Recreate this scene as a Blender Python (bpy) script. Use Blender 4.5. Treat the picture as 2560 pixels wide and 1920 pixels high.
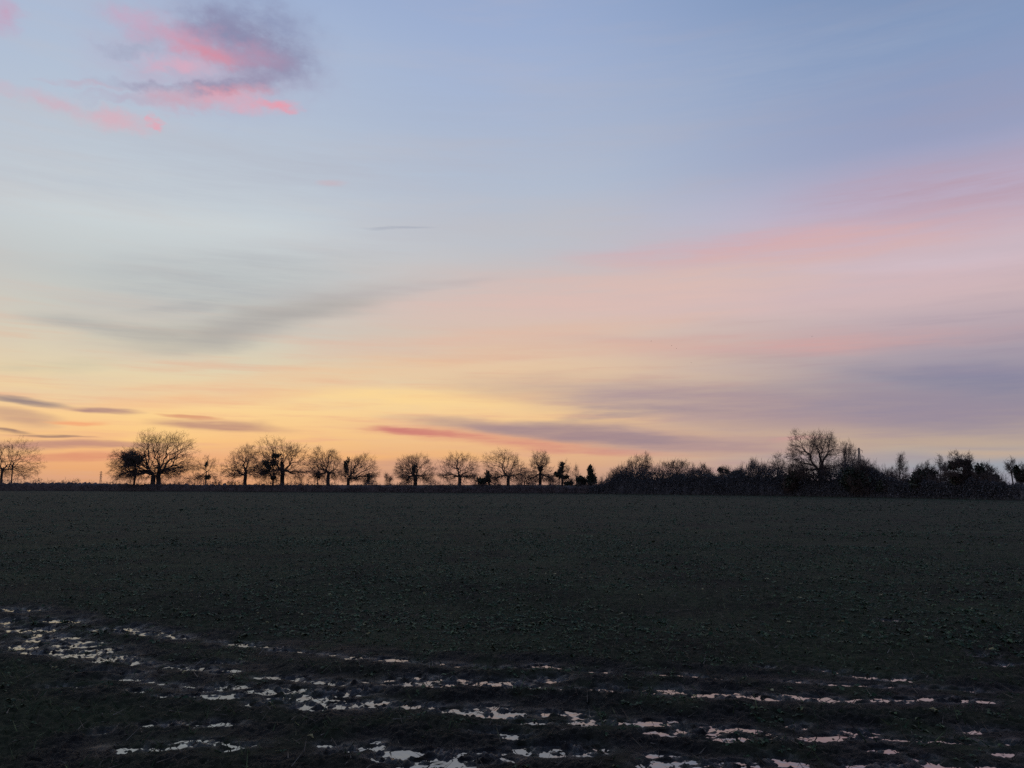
import bpy, math, random
import numpy as np
from mathutils import Vector

for o in list(bpy.data.objects):
    bpy.data.objects.remove(o, do_unlink=True)
SC = bpy.context.scene
COL = SC.collection
random.seed(7)
RNG = np.random.default_rng(7)

# ------------------------------------------------------------------ camera
W, H_IMG, F = 2560.0, 1920.0, 1934.0        # photograph pixels, focal length in pixels
CAM_H = 1.65
PITCH = math.atan(252.0 / F)
cam_data = bpy.data.cameras.new('camera')
cam = bpy.data.objects.new('camera', cam_data)
COL.objects.link(cam)
cam.location = (0, 0, CAM_H)
cam.rotation_euler = (math.pi / 2 + PITCH, 0, 0)
cam_data.sensor_width = 36.0
cam_data.lens = 36.0 * F / W
cam_data.clip_start = 0.05
cam_data.clip_end = 20000.0
SC.camera = cam
SC.render.resolution_x, SC.render.resolution_y = 1024, 768

SC.view_settings.view_transform = 'Standard'
SC.view_settings.look = 'None'
SC.view_settings.gamma = 1.0
SC.view_settings.exposure = 0.0
SC.view_settings.use_curve_mapping = False
SC.render.engine = 'CYCLES'
SC.cycles.max_bounces = 4
SC.cycles.diffuse_bounces = 1
SC.cycles.glossy_bounces = 2
SC.cycles.use_denoising = False


def ray(px, py):
    x = (px - W / 2) / F
    y = (H_IMG / 2 - py) / F
    c, s = math.cos(PITCH), math.sin(PITCH)
    return (x, c - s * y, s + c * y)


def ground_at(px, py):
    d = ray(px, py)
    t = -CAM_H / d[2]
    return (d[0] * t, d[1] * t)


def at(px, py, Y):
    d = ray(px, py)
    t = Y / d[1]
    return (d[0] * t, Y, CAM_H + d[2] * t)


def azel(px, py):
    d = ray(px, py)
    return (math.degrees(math.atan2(d[0], d[1])),
            math.degrees(math.atan2(d[2], math.hypot(d[0], d[1]))))


def lin(c):
    out = []
    for v in c:
        v /= 255.0
        out.append(v / 12.92 if v <= 0.04045 else ((v + 0.055) / 1.055) ** 2.4)
    return (out[0], out[1], out[2], 1.0)


# ------------------------------------------------------------------ sky
# Dawn sky: gradients by elevation for four bearings from the (still hidden) sun,
# and thin cloud streaks laid out by bearing and elevation on the sky dome.
SUN_AZ = -25.0
world = bpy.data.worlds.new('World')
SC.world = world
world.use_nodes = True
world.cycles.sampling_method = 'MANUAL'
world.cycles.sample_map_resolution = 512
NT = world.node_tree
NT.nodes.clear()


def N(kind, **kw):
    n = NT.nodes.new(kind)
    for k, v in kw.items():
        setattr(n, k, v)
    return n


def link(a, b):
    NT.links.new(a, b)


def math_node(op, a, b=None, clamp=False):
    n = N('ShaderNodeMath', operation=op, use_clamp=clamp)
    for i, v in enumerate((a, b)):
        if v is None:
            continue
        if isinstance(v, (int, float)):
            n.inputs[i].default_value = v
        else:
            link(v, n.inputs[i])
    return n.outputs[0]


def map_range(v, a, b, c, d, smooth=False):
    n = N('ShaderNodeMapRange')
    n.interpolation_type = 'SMOOTHSTEP' if smooth else 'LINEAR'
    link(v, n.inputs[0])
    for i, q in enumerate((a, b, c, d)):
        n.inputs[i + 1].default_value = q
    return n.outputs[0]


def mix_col(fac, a, b):
    n = N('ShaderNodeMix', data_type='RGBA')
    for s, v in ((0, fac), (6, a), (7, b)):
        if isinstance(v, (int, float, tuple)):
            n.inputs[s].default_value = v
        else:
            link(v, n.inputs[s])
    return n.outputs[2]


tc = N('ShaderNodeTexCoord')
sep = N('ShaderNodeSeparateXYZ')
link(tc.outputs['Generated'], sep.inputs[0])
dx, dy, dz = sep.outputs
az = math_node('MULTIPLY', math_node('ARCTAN2', dx, dy), 180 / math.pi)
hor = math_node('SQRT', math_node('ADD', math_node('MULTIPLY', dx, dx), math_node('MULTIPLY', dy, dy)))
el = math_node('MULTIPLY', math_node('ARCTAN2', dz, hor), 180 / math.pi)
comb = N('ShaderNodeCombineXYZ')
link(az, comb.inputs[0])
link(el, comb.inputs[1])
AE = comb.outputs[0]


def noise_ae(sx, sy, scale, detail, rough, off=0.0):
    mp = N('ShaderNodeMapping')
    mp.inputs['Location'].default_value = (off, off * 0.7, off * 0.3)
    mp.inputs['Rotation'].default_value = (0, 0, math.radians(-3))
    mp.inputs['Scale'].default_value = (sx, sy, 1)
    link(AE, mp.inputs[0])
    n = N('ShaderNodeTexNoise')
    n.inputs['Scale'].default_value = scale
    n.inputs['Detail'].default_value = detail
    n.inputs['Roughness'].default_value = rough
    link(mp.outputs[0], n.inputs['Vector'])
    return n


def warp(base, noise_node, ax, ay):
    s = N('ShaderNodeVectorMath', operation='SUBTRACT')
    link(noise_node.outputs['Color'], s.inputs[0])
    s.inputs[1].default_value = (0.5, 0.5, 0.5)
    m = N('ShaderNodeVectorMath', operation='MULTIPLY')
    link(s.outputs[0], m.inputs[0])
    m.inputs[1].default_value = (ax, ay, 0)
    a = N('ShaderNodeVectorMath', operation='ADD')
    link(base, a.inputs[0])
    link(m.outputs[0], a.inputs[1])
    return a.outputs[0]


# streak warp (soft, long) and puff warp (finer, rounder)
AE_S = warp(warp(AE, noise_ae(0.07, 0.35, 1.0, 2, 0.55, 3.1), 9.0, 1.5), noise_ae(0.25, 1.7, 1.0, 3, 0.6, 8.0), 2.5, 0.5)
AE_P = warp(warp(AE, noise_ae(0.22, 0.4, 1.0, 3, 0.6, 11.0), 2.6, 1.9), noise_ae(0.8, 1.2, 1.0, 4, 0.6, 23.0), 2.2, 1.3)
STREAK = map_range(noise_ae(0.10, 1.3, 1.0, 6, 0.68, 5.0).outputs['Fac'], 0.30, 0.66, 0.18, 1.0)
STREAK_LOW = map_range(STREAK, 0.18, 1.0, 0.62, 1.0)
PUFF = map_range(noise_ae(0.45, 0.8, 1.0, 5, 0.62, 17.0).outputs['Fac'], 0.30, 0.62, 0.25, 1.0)


def px_el(py):
    return azel(W / 2, py)[1]


def ramp(stops):
    n = N('ShaderNodeValToRGB')
    n.color_ramp.interpolation = 'B_SPLINE' if False else 'LINEAR'
    lo, hi = -8.0, 60.0
    els = n.color_ramp.elements
    first = True
    for e, c in stops:
        p = (e - lo) / (hi - lo)
        if first:
            els[0].position = p
            els[0].color = lin(c)
            els.remove(els[1])
            first = False
        else:
            k = els.new(p)
            k.color = lin(c)
    link(map_range(AE_EL, lo, hi, 0, 1), n.inputs[0])
    return n.outputs[0]


sepS = N('ShaderNodeSeparateXYZ')
link(AE_S, sepS.inputs[0])
AE_EL = math_node('ADD', math_node('MULTIPLY', el, 0.55), math_node('MULTIPLY', sepS.outputs[1], 0.45))

left = ramp([(-8, (150, 110, 85)), (0, (218, 158, 114)), (px_el(1180), (230, 170, 120)), (px_el(1110), (243, 192, 132)),
             (px_el(1040), (247, 208, 148)), (px_el(950), (224, 208, 174)), (px_el(860), (204, 201, 188)),
             (px_el(740), (192, 197, 196)), (px_el(610), (203, 211, 214)), (px_el(400), (184, 196, 212)),
             (px_el(180), (172, 188, 213)), (px_el(0), (158, 176, 210)), (60, (103, 125, 165))])
centre = ramp([(-8, (130, 105, 95)), (0, (190, 148, 128)), (px_el(1170), (222, 170, 132)), (px_el(1100), (238, 190, 138)),
               (px_el(1020), (246, 206, 150)), (px_el(940), (232, 198, 160)), (px_el(860), (220, 192, 170)),
               (px_el(760), (208, 190, 182)), (px_el(640), (190, 192, 199)), (px_el(450), (176, 189, 209)),
               (px_el(200), (163, 180, 212)), (px_el(0), (152, 171, 207)), (60, (96, 118, 159))])
right = ramp([(-8, (90, 85, 92)), (0, (150, 150, 162)), (px_el(1170), (160, 162, 170)), (px_el(1120), (188, 168, 152)),
              (px_el(1060), (160, 146, 154)), (px_el(980), (150, 144, 162)), (px_el(900), (172, 158, 170)),
              (px_el(800), (204, 180, 184)), (px_el(680), (202, 184, 196)), (px_el(580), (188, 176, 200)),
              (px_el(450), (152, 160, 192)), (px_el(250), (132, 153, 190)), (px_el(0), (118, 143, 182)),
              (60, (84, 106, 147))])
back = ramp([(-8, (45, 47, 58)), (0, (78, 84, 106)), (8, (98, 98, 124)), (16, (118, 112, 138)), (28, (104, 116, 150)),
             (60, (84, 106, 148))])
# angle from the sun's bearing
ca, sa = math.cos(math.radians(SUN_AZ)), math.sin(math.radians(SUN_AZ))
hx = math_node('DIVIDE', dx, math_node('MAXIMUM', hor, 1e-4))
hy = math_node('DIVIDE', dy, math_node('MAXIMUM', hor, 1e-4))
cosg = math_node('ADD', math_node('MULTIPLY', hx, sa), math_node('MULTIPLY', hy, ca))
gam = math_node('MULTIPLY', math_node('ARCCOSINE', math_node('MINIMUM', math_node('MAXIMUM', cosg, -1.0), 1.0)), 180 / math.pi)
sky = mix_col(map_range(gam, 4, 26, 0, 1, True), left, centre)
sky = mix_col(map_range(gam, 24, 56, 0, 1, True), sky, right)
sky = mix_col(map_range(gam, 66, 140, 0, 1, True), sky, back)

# a faint veil of high cloud, everywhere
veil_n = map_range(noise_ae(0.05, 0.42, 1.0, 5, 0.6, 31.0).outputs['Fac'], 0.42, 0.72, 0.0, 0.35, True)
veil_fade = map_range(el, 2, 30, 1.0, 0.35)
veil = math_node('MULTIPLY', veil_n, veil_fade)
sky = mix_col(veil, sky, mix_col(map_range(gam, 20, 70, 0, 1, True), lin((206, 186, 176)), lin((158, 146, 168))))


# finer streaks low down
veil2 = map_range(noise_ae(0.10, 1.5, 1.0, 4, 0.62, 47.0).outputs['Fac'], 0.45, 0.75, 0.0, 0.55, True)
veil2 = math_node('MULTIPLY', veil2, map_range(el, 5, 15, 1.0, 0.0, True))
sky = mix_col(veil2, sky, mix_col(map_range(gam, 15, 60, 0, 1, True), lin((228, 166, 138)), lin((150, 138, 158))))

ANGLES = (-25, -20, -16, -13, -10, -7, -5, -3, -1.5, 0, 1.5, 3, 5, 7, 9, 12, 15)
_rot = {}


def rotated(puffy, ang):
    """sky coordinates turned by ang degrees, shared by all streaks of that slope"""
    if (puffy, ang) not in _rot:
        m = N('ShaderNodeMapping')
        m.inputs['Rotation'].default_value = (0, 0, -math.radians(ang))
        link(AE_P if puffy else AE_S, m.inputs[0])
        _rot[(puffy, ang)] = m.outputs[0]
    return _rot[(puffy, ang)]


def cloud(px, py, hw, hh, ang, col, alpha, puffy=False, soft=0.8):
    """soft elongated cloud streak centred on a bearing; ang in degrees, + = rising to the right"""
    a, e = azel(px, py)
    a1, _ = azel(px + 10, py)
    _, e1 = azel(px, py - 10)
    sx, sy = abs(a1 - a) / 10, abs(e1 - e) / 10
    q1 = azel(px + 60 * math.cos(math.radians(ang)), py - 60 * math.sin(math.radians(ang)))
    q0 = azel(px - 60 * math.cos(math.radians(ang)), py + 60 * math.sin(math.radians(ang)))
    ang = math.degrees(math.atan2(q1[1] - q0[1], q1[0] - q0[0]))
    ang = min(ANGLES, key=lambda q: abs(q - ang))
    c_, s_ = math.cos(math.radians(ang)), math.sin(math.radians(ang))
    mp = N('ShaderNodeVectorMath', operation='MULTIPLY_ADD')
    link(rotated(puffy, ang), mp.inputs[0])
    kx, ky = 1 / (hw * sx * 1.35), 1 / (hh * sy * 1.35)
    mp.inputs[1].default_value = (kx, ky, 0)
    mp.inputs[2].default_value = (-(a * c_ + e * s_) * kx, -(-a * s_ + e * c_) * ky, 0)
    g = N('ShaderNodeTexGradient', gradient_type='SPHERICAL')
    link(mp.outputs[0], g.inputs[0])
    m = map_range(g.outputs['Fac'], 0.0, soft, 0.0, alpha, True)
    m = math_node('MULTIPLY', m, PUFF if puffy else (STREAK_LOW if alpha >= .9 else STREAK))
    global sky
    sky = mix_col(m, sky, lin(col))


# broad soft sheets first
cloud(480, 420, 750, 130, 1, (184, 190, 201), .65, soft=.95)
cloud(1150, 400, 650, 90, 3, (178, 183, 199), .6, soft=.95)
cloud(1000, 600, 600, 60, 4, (190, 190, 196), .6, soft=.95)
cloud(560, 715, 400, 95, 3, (174, 178, 182), .75, soft=.95)
cloud(1150, 500, 500, 80, 3, (182, 188, 202), .35)
cloud(2420, 480, 560, 95, 5, (184, 157, 174), .88, soft=.95)
cloud(2050, 605, 700, 66, 7, (208, 170, 180), .8, soft=.95)
cloud(1900, 622, 460, 40, 5, (213, 168, 172), .88, soft=.95)
cloud(1650, 700, 820, 70, 6, (216, 184, 177), .8, soft=.95)
cloud(1500, 240, 900, 150, 3, (166, 177, 200), .45, soft=.95)
cloud(2380, 650, 420, 30, 3, (210, 192, 204), .55)
cloud(2000, 735, 760, 55, 4, (214, 182, 184), .6)
cloud(1420, 760, 560, 60, 4, (220, 188, 178), .75)
cloud(1250, 845, 520, 30, 4, (224, 184, 164), .8)
cloud(1900, 860, 660, 32, 2, (208, 162, 160), .88, soft=.95)
cloud(1350, 880, 500, 22, 2, (222, 182, 160), .7)
cloud(760, 945, 420, 38, 4, (236, 190, 150), .7)
cloud(1000, 1000, 420, 30, 3, (252, 214, 148), .8)
cloud(430, 1075, 150, 55, 0, (250, 210, 140), .6)
cloud(700, 1150, 500, 22, 0, (232, 168, 126), .6)
cloud(500, 1000, 420, 18, 3, (238, 186, 142), .7)
cloud(1750, 1010, 600, 62, -3, (164, 142, 152), .9)
cloud(2350, 1020, 560, 60, -3, (146, 136, 156), .85)
cloud(2400, 955, 350, 36, -5, (132, 131, 156), .85, soft=.95)
cloud(2520, 935, 220, 28, -4, (132, 130, 158), .7)
cloud(1720, 1105, 360, 34, -4, (172, 142, 146), .9)
cloud(2180, 1108, 260, 16, 1, (186, 164, 150), .7)
cloud(2460, 1135, 170, 15, 2, (198, 172, 150), .8)
cloud(2460, 1168, 220, 12, 0, (152, 162, 172), .8)
cloud(2050, 1152, 260, 14, 0, (160, 150, 160), .6)
cloud(1000, 1172, 420, 24, 0, (190, 146, 132), .7)
cloud(960, 1140, 380, 12, -1, (246, 186, 118), .6)
# mid-height grey smear
cloud(230, 818, 190, 26, -7, (176, 174, 170), .8)
cloud(440, 842, 210, 40, 3, (172, 168, 162), .95, soft=.95)
cloud(720, 792, 340, 50, 10, (171, 167, 164), .95, soft=.95)
cloud(1000, 728, 230, 16, 6, (182, 176, 178), .6)
cloud(480, 770, 160, 18, 8, (172, 172, 172), .6)
cloud(130, 905, 160, 16, 2, (200, 190, 165), .6)
cloud(970, 566, 70, 5, 3, (164, 170, 184), .6)
cloud(840, 460, 55, 9, 0, (202, 178, 186), .6)
# long cloud with the lit red underside
cloud(1560, 1092, 280, 26, -5, (150, 132, 144), .85)
cloud(1330, 1076, 330, 20, -4, (158, 132, 140), .9)
cloud(1490, 1043, 150, 14, 5, (152, 135, 146), .85)
cloud(1620, 1022, 260, 10, -3, (150, 132, 146), .6)
cloud(1240, 1097, 350, 18, -5, (212, 136, 124), .85, soft=.95)
cloud(1120, 1086, 160, 9, -5, (206, 124, 118), .7)
cloud(1050, 1079, 120, 9, -5, (200, 118, 116), .9)
cloud(1500, 1122, 220, 12, -5, (206, 138, 128), .8)
cloud(1975, 1100, 80, 8, 3, (208, 140, 150), .7)
# streaks low on the left
cloud(50, 994, 150, 11, -5, (136, 120, 126), 1.0)
cloud(290, 1018, 105, 9, -4, (164, 128, 126), 1.0)
cloud(500, 1036, 70, 5, -4, (206, 138, 112), .9)
cloud(590, 1062, 170, 15, -5, (172, 128, 122), 1.0)
cloud(40, 1042, 130, 26, -6, (186, 148, 132), .9)
cloud(220, 1056, 90, 7, 0, (236, 150, 112), .9)
cloud(10, 1079, 70, 4, -5, (140, 114, 108), 1.0)
cloud(150, 1092, 120, 4, -2, (142, 116, 108), 1.0)
cloud(190, 1116, 300, 13, 0, (172, 128, 126), 1.0)
cloud(220, 1148, 300, 11, 0, (214, 144, 116), .85)
# puffy cloud high on the left
cloud(545, 150, 300, 150, -12, (172, 172, 198), .9, True, .95)
cloud(500, 190, 260, 90, -8, (190, 176, 198), .7, True, .95)
cloud(640, 60, 190, 100, -15, (146, 156, 188), 1.0, True)
cloud(640, 130, 160, 80, -25, (142, 146, 176), 1.0, True)
cloud(590, 100, 140, 60, -20, (140, 140, 172), 1.0, True)
cloud(460, 95, 190, 52, -18, (202, 158, 182), .85, True, .95)
cloud(600, 130, 120, 40, -15, (186, 146, 172), .7, True, .95)
cloud(520, 128, 80, 30, -20, (216, 142, 160), .85, True, .95)
cloud(440, 158, 90, 26, -10, (214, 172, 192), .9, True)
cloud(340, 122, 90, 20, 5, (164, 170, 194), .9, True)
cloud(330, 48, 60, 30, -10, (200, 168, 194), .8, True)
cloud(480, 222, 200, 18, -4, (156, 152, 178), 1.0, True)
cloud(600, 208, 110, 28, 14, (154, 148, 176), 1.0, True)
cloud(480, 252, 130, 34, -3, (206, 162, 178), .85, True)
cloud(590, 238, 100, 24, 8, (220, 152, 166), .85, True, .95)
cloud(610, 264, 120, 26, -6, (212, 174, 192), .9, True)
cloud(690, 266, 60, 15, -6, (230, 158, 174), 1.0, True)
cloud(160, 258, 260, 24, -13, (206, 178, 192), .75, True, .95)
cloud(275, 296, 100, 24, -8, (214, 178, 190), .8, True)
cloud(210, 208, 110, 11, -8, (190, 176, 194), .8, True)
cloud(300, 245, 110, 14, -6, (182, 178, 198), .8, True)
cloud(382, 302, 26, 10, 10, (230, 164, 178), 1.0, True)
cloud(10, 28, 60, 50, -35, (196, 164, 190), .9, True)

# atmospheric base from the physical sky model, sun just under the horizon haze
nish = N('ShaderNodeTexSky', sky_type='NISHITA')
nish.sun_disc = False
nish.sun_elevation = math.radians(-1.5)
nish.sun_rotation = math.radians(SUN_AZ)
nish.air_density = 1.0
nish.dust_density = 1.5
bgn = N('ShaderNodeBackground')
link(nish.outputs[0], bgn.inputs['Color'])
bgn.inputs['Strength'].default_value = 0.05
bg = N('ShaderNodeBackground')
link(sky, bg.inputs['Color'])
bg.inputs['Strength'].default_value = 0.97
addsh = N('ShaderNodeAddShader')
link(bg.outputs[0], addsh.inputs[0])
link(bgn.outputs[0], addsh.inputs[1])
wo = N('ShaderNodeOutputWorld')
link(addsh.outputs[0], wo.inputs[0])


# ------------------------------------------------------------------ materials
class Mat:
    def __init__(self, name):
        self.m = bpy.data.materials.new(name)
        self.m.use_nodes = True
        self.t = self.m.node_tree
        self.b = self.t.nodes['Principled BSDF']

    def n(self, kind, **kw):
        q = self.t.nodes.new(kind)
        for k, v in kw.items():
            setattr(q, k, v)
        return q

    def l(self, a, b):
        self.t.links.new(a, b)

    def noise(self, scale, detail=4, rough=0.6, stretch=None):
        g = self.n('ShaderNodeNewGeometry')
        q = self.n('ShaderNodeTexNoise')
        q.inputs['Scale'].default_value = scale
        q.inputs['Detail'].default_value = detail
        q.inputs['Roughness'].default_value = rough
        if stretch:
            mp = self.n('ShaderNodeMapping')
            mp.inputs['Scale'].default_value = stretch
            self.l(g.outputs['Position'], mp.inputs[0])
            self.l(mp.outputs[0], q.inputs['Vector'])
        else:
            self.l(g.outputs['Position'], q.inputs['Vector'])
        return q.outputs['Fac']

    def ramp(self, fac, stops):
        q = self.n('ShaderNodeValToRGB')
        e = q.color_ramp.elements
        e[0].position, e[0].color = stops[0][0], (*stops[0][1], 1)
        e[1].position, e[1].color = stops[-1][0], (*stops[-1][1], 1)
        for p, c in stops[1:-1]:
            k = e.new(p)
            k.color = (*c, 1)
        self.l(fac, q.inputs[0])
        return q.outputs[0]

    def mix(self, fac, a, b):
        q = self.n('ShaderNodeMix', data_type='RGBA')
        for s, v in ((0, fac), (6, a), (7, b)):
            if isinstance(v, (int, float)):
                q.inputs[s].default_value = v
            elif isinstance(v, tuple):
                q.inputs[s].default_value = (*v, 1)
            else:
                self.l(v, q.inputs[s])
        return q.outputs[2]

    def bump(self, h, strength, dist):
        q = self.n('ShaderNodeBump')
        q.inputs['Strength'].default_value = strength
        q.inputs['Distance'].default_value = dist
        self.l(h, q.inputs['Height'])
        self.l(q.outputs[0], self.b.inputs['Normal'])


def mat_ground():
    M = Mat('field_soil')
    at_ = M.n('ShaderNodeAttribute', attribute_name='mud')
    big = M.noise(0.45, 5, 0.7)
    fine = M.noise(14.0, 6, 0.65)
    soil = M.ramp(fine, [(0.3, (0.010, 0.008, 0.0055)), (0.7, (0.034, 0.027, 0.018))])
    green = M.ramp(fine, [(0.3, (0.020, 0.026, 0.0115)), (0.7, (0.068, 0.078, 0.037))])
    field = M.mix(M.ramp(big, [(0.36, (0.15,) * 3), (0.62, (1.0,) * 3)]), soil, green)
    mud = M.ramp(M.noise(30.0, 5, 0.6), [(0.3, (0.003, 0.0024, 0.002)), (0.7, (0.012, 0.0092, 0.0072))])
    M.l(M.mix(at_.outputs['Fac'], field, mud), M.b.inputs['Base Color'])
    r = M.n('ShaderNodeMapRange')
    M.l(at_.outputs['Fac'], r.inputs[0])
    r.inputs[3].default_value = 0.95
    r.inputs[4].default_value = 0.7
    w_ = M.n('ShaderNodeAttribute', attribute_name='wet')
    r2 = M.n('ShaderNodeMix', data_type='FLOAT')
    M.l(w_.outputs['Fac'], r2.inputs[0])
    M.l(r.outputs[0], r2.inputs[2])
    r2.inputs[3].default_value = 0.22
    M.l(r2.outputs[0], M.b.inputs['Roughness'])
    r3 = M.n('ShaderNodeMapRange')
    M.l(w_.outputs['Fac'], r3.inputs[0])
    r3.inputs[3].default_value = 0.15
    r3.inputs[4].default_value = 0.7
    M.l(r3.outputs[0], M.b.inputs['Specular IOR Level'])
    M.bump(M.noise(26.0, 8, 0.75), 1.0, 0.03)
    return M.m


def mat_water():
    M = Mat('puddle_water')
    M.b.inputs['Base Color'].default_value = (0.03, 0.028, 0.027, 1)
    M.b.inputs['Roughness'].default_value = 0.02
    M.b.inputs['IOR'].default_value = 3.0
    M.bump(M.noise(7.0, 2, 0.5), 0.18, 0.02)
    return M.m


def mat_bark(name, a, b):
    M = Mat(name)
    M.l(M.ramp(M.noise(3.0, 5, 0.6, (1, 1, 0.3)), [(0.3, a), (0.7, b)]), M.b.inputs['Base Color'])
    M.b.inputs['Roughness'].default_value = 0.95
    M.b.inputs['Specular IOR Level'].default_value = 0.15
    return M.m


def mat_leaf(name, a, b, c, rough=0.5, spec=0.4):
    M = Mat(name)
    g = M.n('ShaderNodeNewGeometry')
    col = M.ramp(g.outputs['Random Per Island'], [(0.0, a), (0.55, b), (0.86, c), (1.0, tuple(v * 1.7 for v in c))])
    M.l(col, M.b.inputs['Base Color'])
    M.b.inputs['Roughness'].default_value = rough
    M.b.inputs['Specular IOR Level'].default_value = spec
    return M.m


M_GROUND = mat_ground()
M_WATER = mat_water()
M_BARK = mat_bark('oak_bark', (0.050, 0.042, 0.036), (0.100, 0.085, 0.072))
M_TWIG = mat_bark('winter_twigs', (0.090, 0.066, 0.054), (0.160, 0.120, 0.096))
M_IVY = mat_leaf('ivy_leaves', (0.022, 0.032, 0.020), (0.040, 0.055, 0.032), (0.065, 0.080, 0.050), 0.5, 0.35)
M_HEDGE = mat_leaf('hedge_twigs', (0.024, 0.019, 0.016), (0.042, 0.033, 0.028), (0.070, 0.053, 0.043), 0.9, 0.1)
M_BRAMBLE = mat_leaf('bramble_twigs', (0.090, 0.076, 0.070), (0.15, 0.125, 0.115), (0.22, 0.18, 0.16), 0.8, 0.2)
M_THICKET = mat_leaf('thicket_leaves', (0.060, 0.062, 0.062), (0.105, 0.105, 0.105), (0.16, 0.155, 0.15), 0.7, 0.25)
M_CROP = mat_leaf('crop_leaves', (0.012, 0.028, 0.011), (0.026, 0.056, 0.021), (0.070, 0.096, 0.040), 0.6, 0.14)
M_YELLOW = mat_leaf('yellowed_leaves', (0.16, 0.12, 0.03), (0.24, 0.19, 0.05), (0.30, 0.26, 0.12), 0.6, 0.3)
M_STRAW = mat_leaf('dead_straw', (0.035, 0.028, 0.020), (0.07, 0.058, 0.042), (0.13, 0.115, 0.09), 0.8, 0.2)
M_STEEL = mat_bark('galvanised_steel', (0.16, 0.16, 0.165), (0.22, 0.22, 0.225))
M_FEATHER = mat_bark('dark_feathers', (0.012, 0.012, 0.013), (0.022, 0.022, 0.024))


# ------------------------------------------------------------------ mesh helpers
def mesh_from(name, verts, tris, mat, smooth=False, quads=None):
    verts = np.asarray(verts, dtype=np.float32)
    me = bpy.data.meshes.new(name)
    polys, sizes = [], []
    if tris is not None and len(tris):
        tris = np.asarray(tris, dtype=np.int32)
        polys.append(tris.ravel())
        sizes.append(np.full(len(tris), 3, np.int32))
    if quads is not None and len(quads):
        quads = np.asarray(quads, dtype=np.int32)
        polys.append(quads.ravel())
        sizes.append(np.full(len(quads), 4, np.int32))
    idx = np.concatenate(polys)
    sz = np.concatenate(sizes)
    me.vertices.add(len(verts))
    me.vertices.foreach_set('co', verts.ravel())
    me.loops.add(len(idx))
    me.loops.foreach_set('vertex_index', idx)
    me.polygons.add(len(sz))
    st = np.concatenate(([0], np.cumsum(sz)[:-1])).astype(np.int32)
    me.polygons.foreach_set('loop_start', st)
    me.polygons.foreach_set('loop_total', sz)
    if smooth:
        me.polygons.foreach_set('use_smooth', np.ones(len(sz), bool))
    me.update(calc_edges=True)
    me.validate()
    if isinstance(mat, (list, tuple)):
        for q in mat:
            me.materials.append(q)
    else:
        me.materials.append(mat)
    return me


def obj(name, me, parent=None, loc=None):
    o = bpy.data.objects.new(name, me)
    COL.objects.link(o)
    if parent is not None:
        o.parent = parent
    if loc is not None:
        o.location = loc
    return o


def empty(name, loc, label, cat, group=None):
    o = obj(name, None, None, loc)
    o.empty_display_size = 0.2
    o['label'] = label
    o['category'] = cat
    if group:
        o['group'] = group
    return o


class Geo:
    """collects tubes, slivers and leaves with numpy"""

    def __init__(self):
        self.v, self.t, self.n = [], [], 0

    def add(self, v, t):
        self.v.append(v.reshape(-1, 3))
        self.t.append(t.reshape(-1, 3) + self.n)
        self.n += self.v[-1].shape[0]

    def tubes(self, p0, p1, r0, r1, sides):
        p0, p1 = np.asarray(p0, float), np.asarray(p1, float)
        r0, r1 = np.asarray(r0, float), np.asarray(r1, float)
        if not len(p0):
            return
        d = p1 - p0
        L = np.linalg.norm(d, axis=1, keepdims=True)
        d = d / np.maximum(L, 1e-6)
        ref = np.where(np.abs(d[:, 2:3]) > 0.9, np.array([[1.0, 0, 0]]), np.array([[0, 0, 1.0]]))
        u = np.cross(d, ref)
        u /= np.linalg.norm(u, axis=1, keepdims=True)
        w = np.cross(d, u)
        a = np.arange(sides) * 2 * math.pi / sides
        ring = u[:, None, :] * np.cos(a)[None, :, None] + w[:, None, :] * np.sin(a)[None, :, None]
        v = np.concatenate((p0[:, None, :] + ring * r0[:, None, None], p1[:, None, :] + ring * r1[:, None, None]), axis=1)
        k = np.arange(sides)
        k2 = (k + 1) % sides
        t = np.concatenate((np.stack((k, k2, k2 + sides), 1), np.stack((k, k2 + sides, k + sides), 1)))
        T = t[None] + (np.arange(len(p0)) * 2 * sides)[:, None, None]
        self.add(v, T)

    def slivers(self, p, q, w):
        """three-sided spikes from p to q"""
        p, q = np.asarray(p, float), np.asarray(q, float)
        w = np.broadcast_to(np.asarray(w, float), (len(p),))
        if not len(p):
            return
        d = q - p
        d /= np.maximum(np.linalg.norm(d, axis=1, keepdims=True), 1e-6)
        ref = np.where(np.abs(d[:, 2:3]) > 0.9, np.array([[1.0, 0, 0]]), np.array([[0, 0, 1.0]]))
        u = np.cross(d, ref)
        u /= np.linalg.norm(u, axis=1, keepdims=True)
        x = np.cross(d, u)
        ring = [p + (u * math.cos(a) + x * math.sin(a)) * w[:, None] for a in (0, 2.094, 4.189)]
        v = np.stack(ring + [q], axis=1)
        t = np.array([[0, 1, 3], [1, 2, 3], [2, 0, 3]])
        self.add(v, t[None] + (np.arange(len(p)) * 4)[:, None, None])

    def leaves(self, p, size, rng):
        """small bent diamond leaves in random directions"""
        n = len(p)
        d = rng.normal(size=(n, 3))
        d /= np.linalg.norm(d, axis=1, keepdims=True)
        e = rng.normal(size=(n, 3))
        e -= d * np.sum(d * e, axis=1, keepdims=True)
        e /= np.linalg.norm(e, axis=1, keepdims=True)
        nn = np.cross(d, e)
        s = (np.asarray(size) * rng.uniform(0.6, 1.3, n))[:, None]
        v = np.stack((p, p + d * s * .5 + e * s * .35 + nn * s * .12, p + d * s, p + d * s * .5 - e * s * .35 + nn * s * .12), axis=1)
        t = np.array([[0, 1, 2], [0, 2, 3]])
        self.add(v, t[None] + (np.arange(n) * 4)[:, None, None])

    def build(self, name, mat, smooth=False):
        return mesh_from(name, np.concatenate(self.v), np.concatenate(self.t), mat, smooth)


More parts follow.
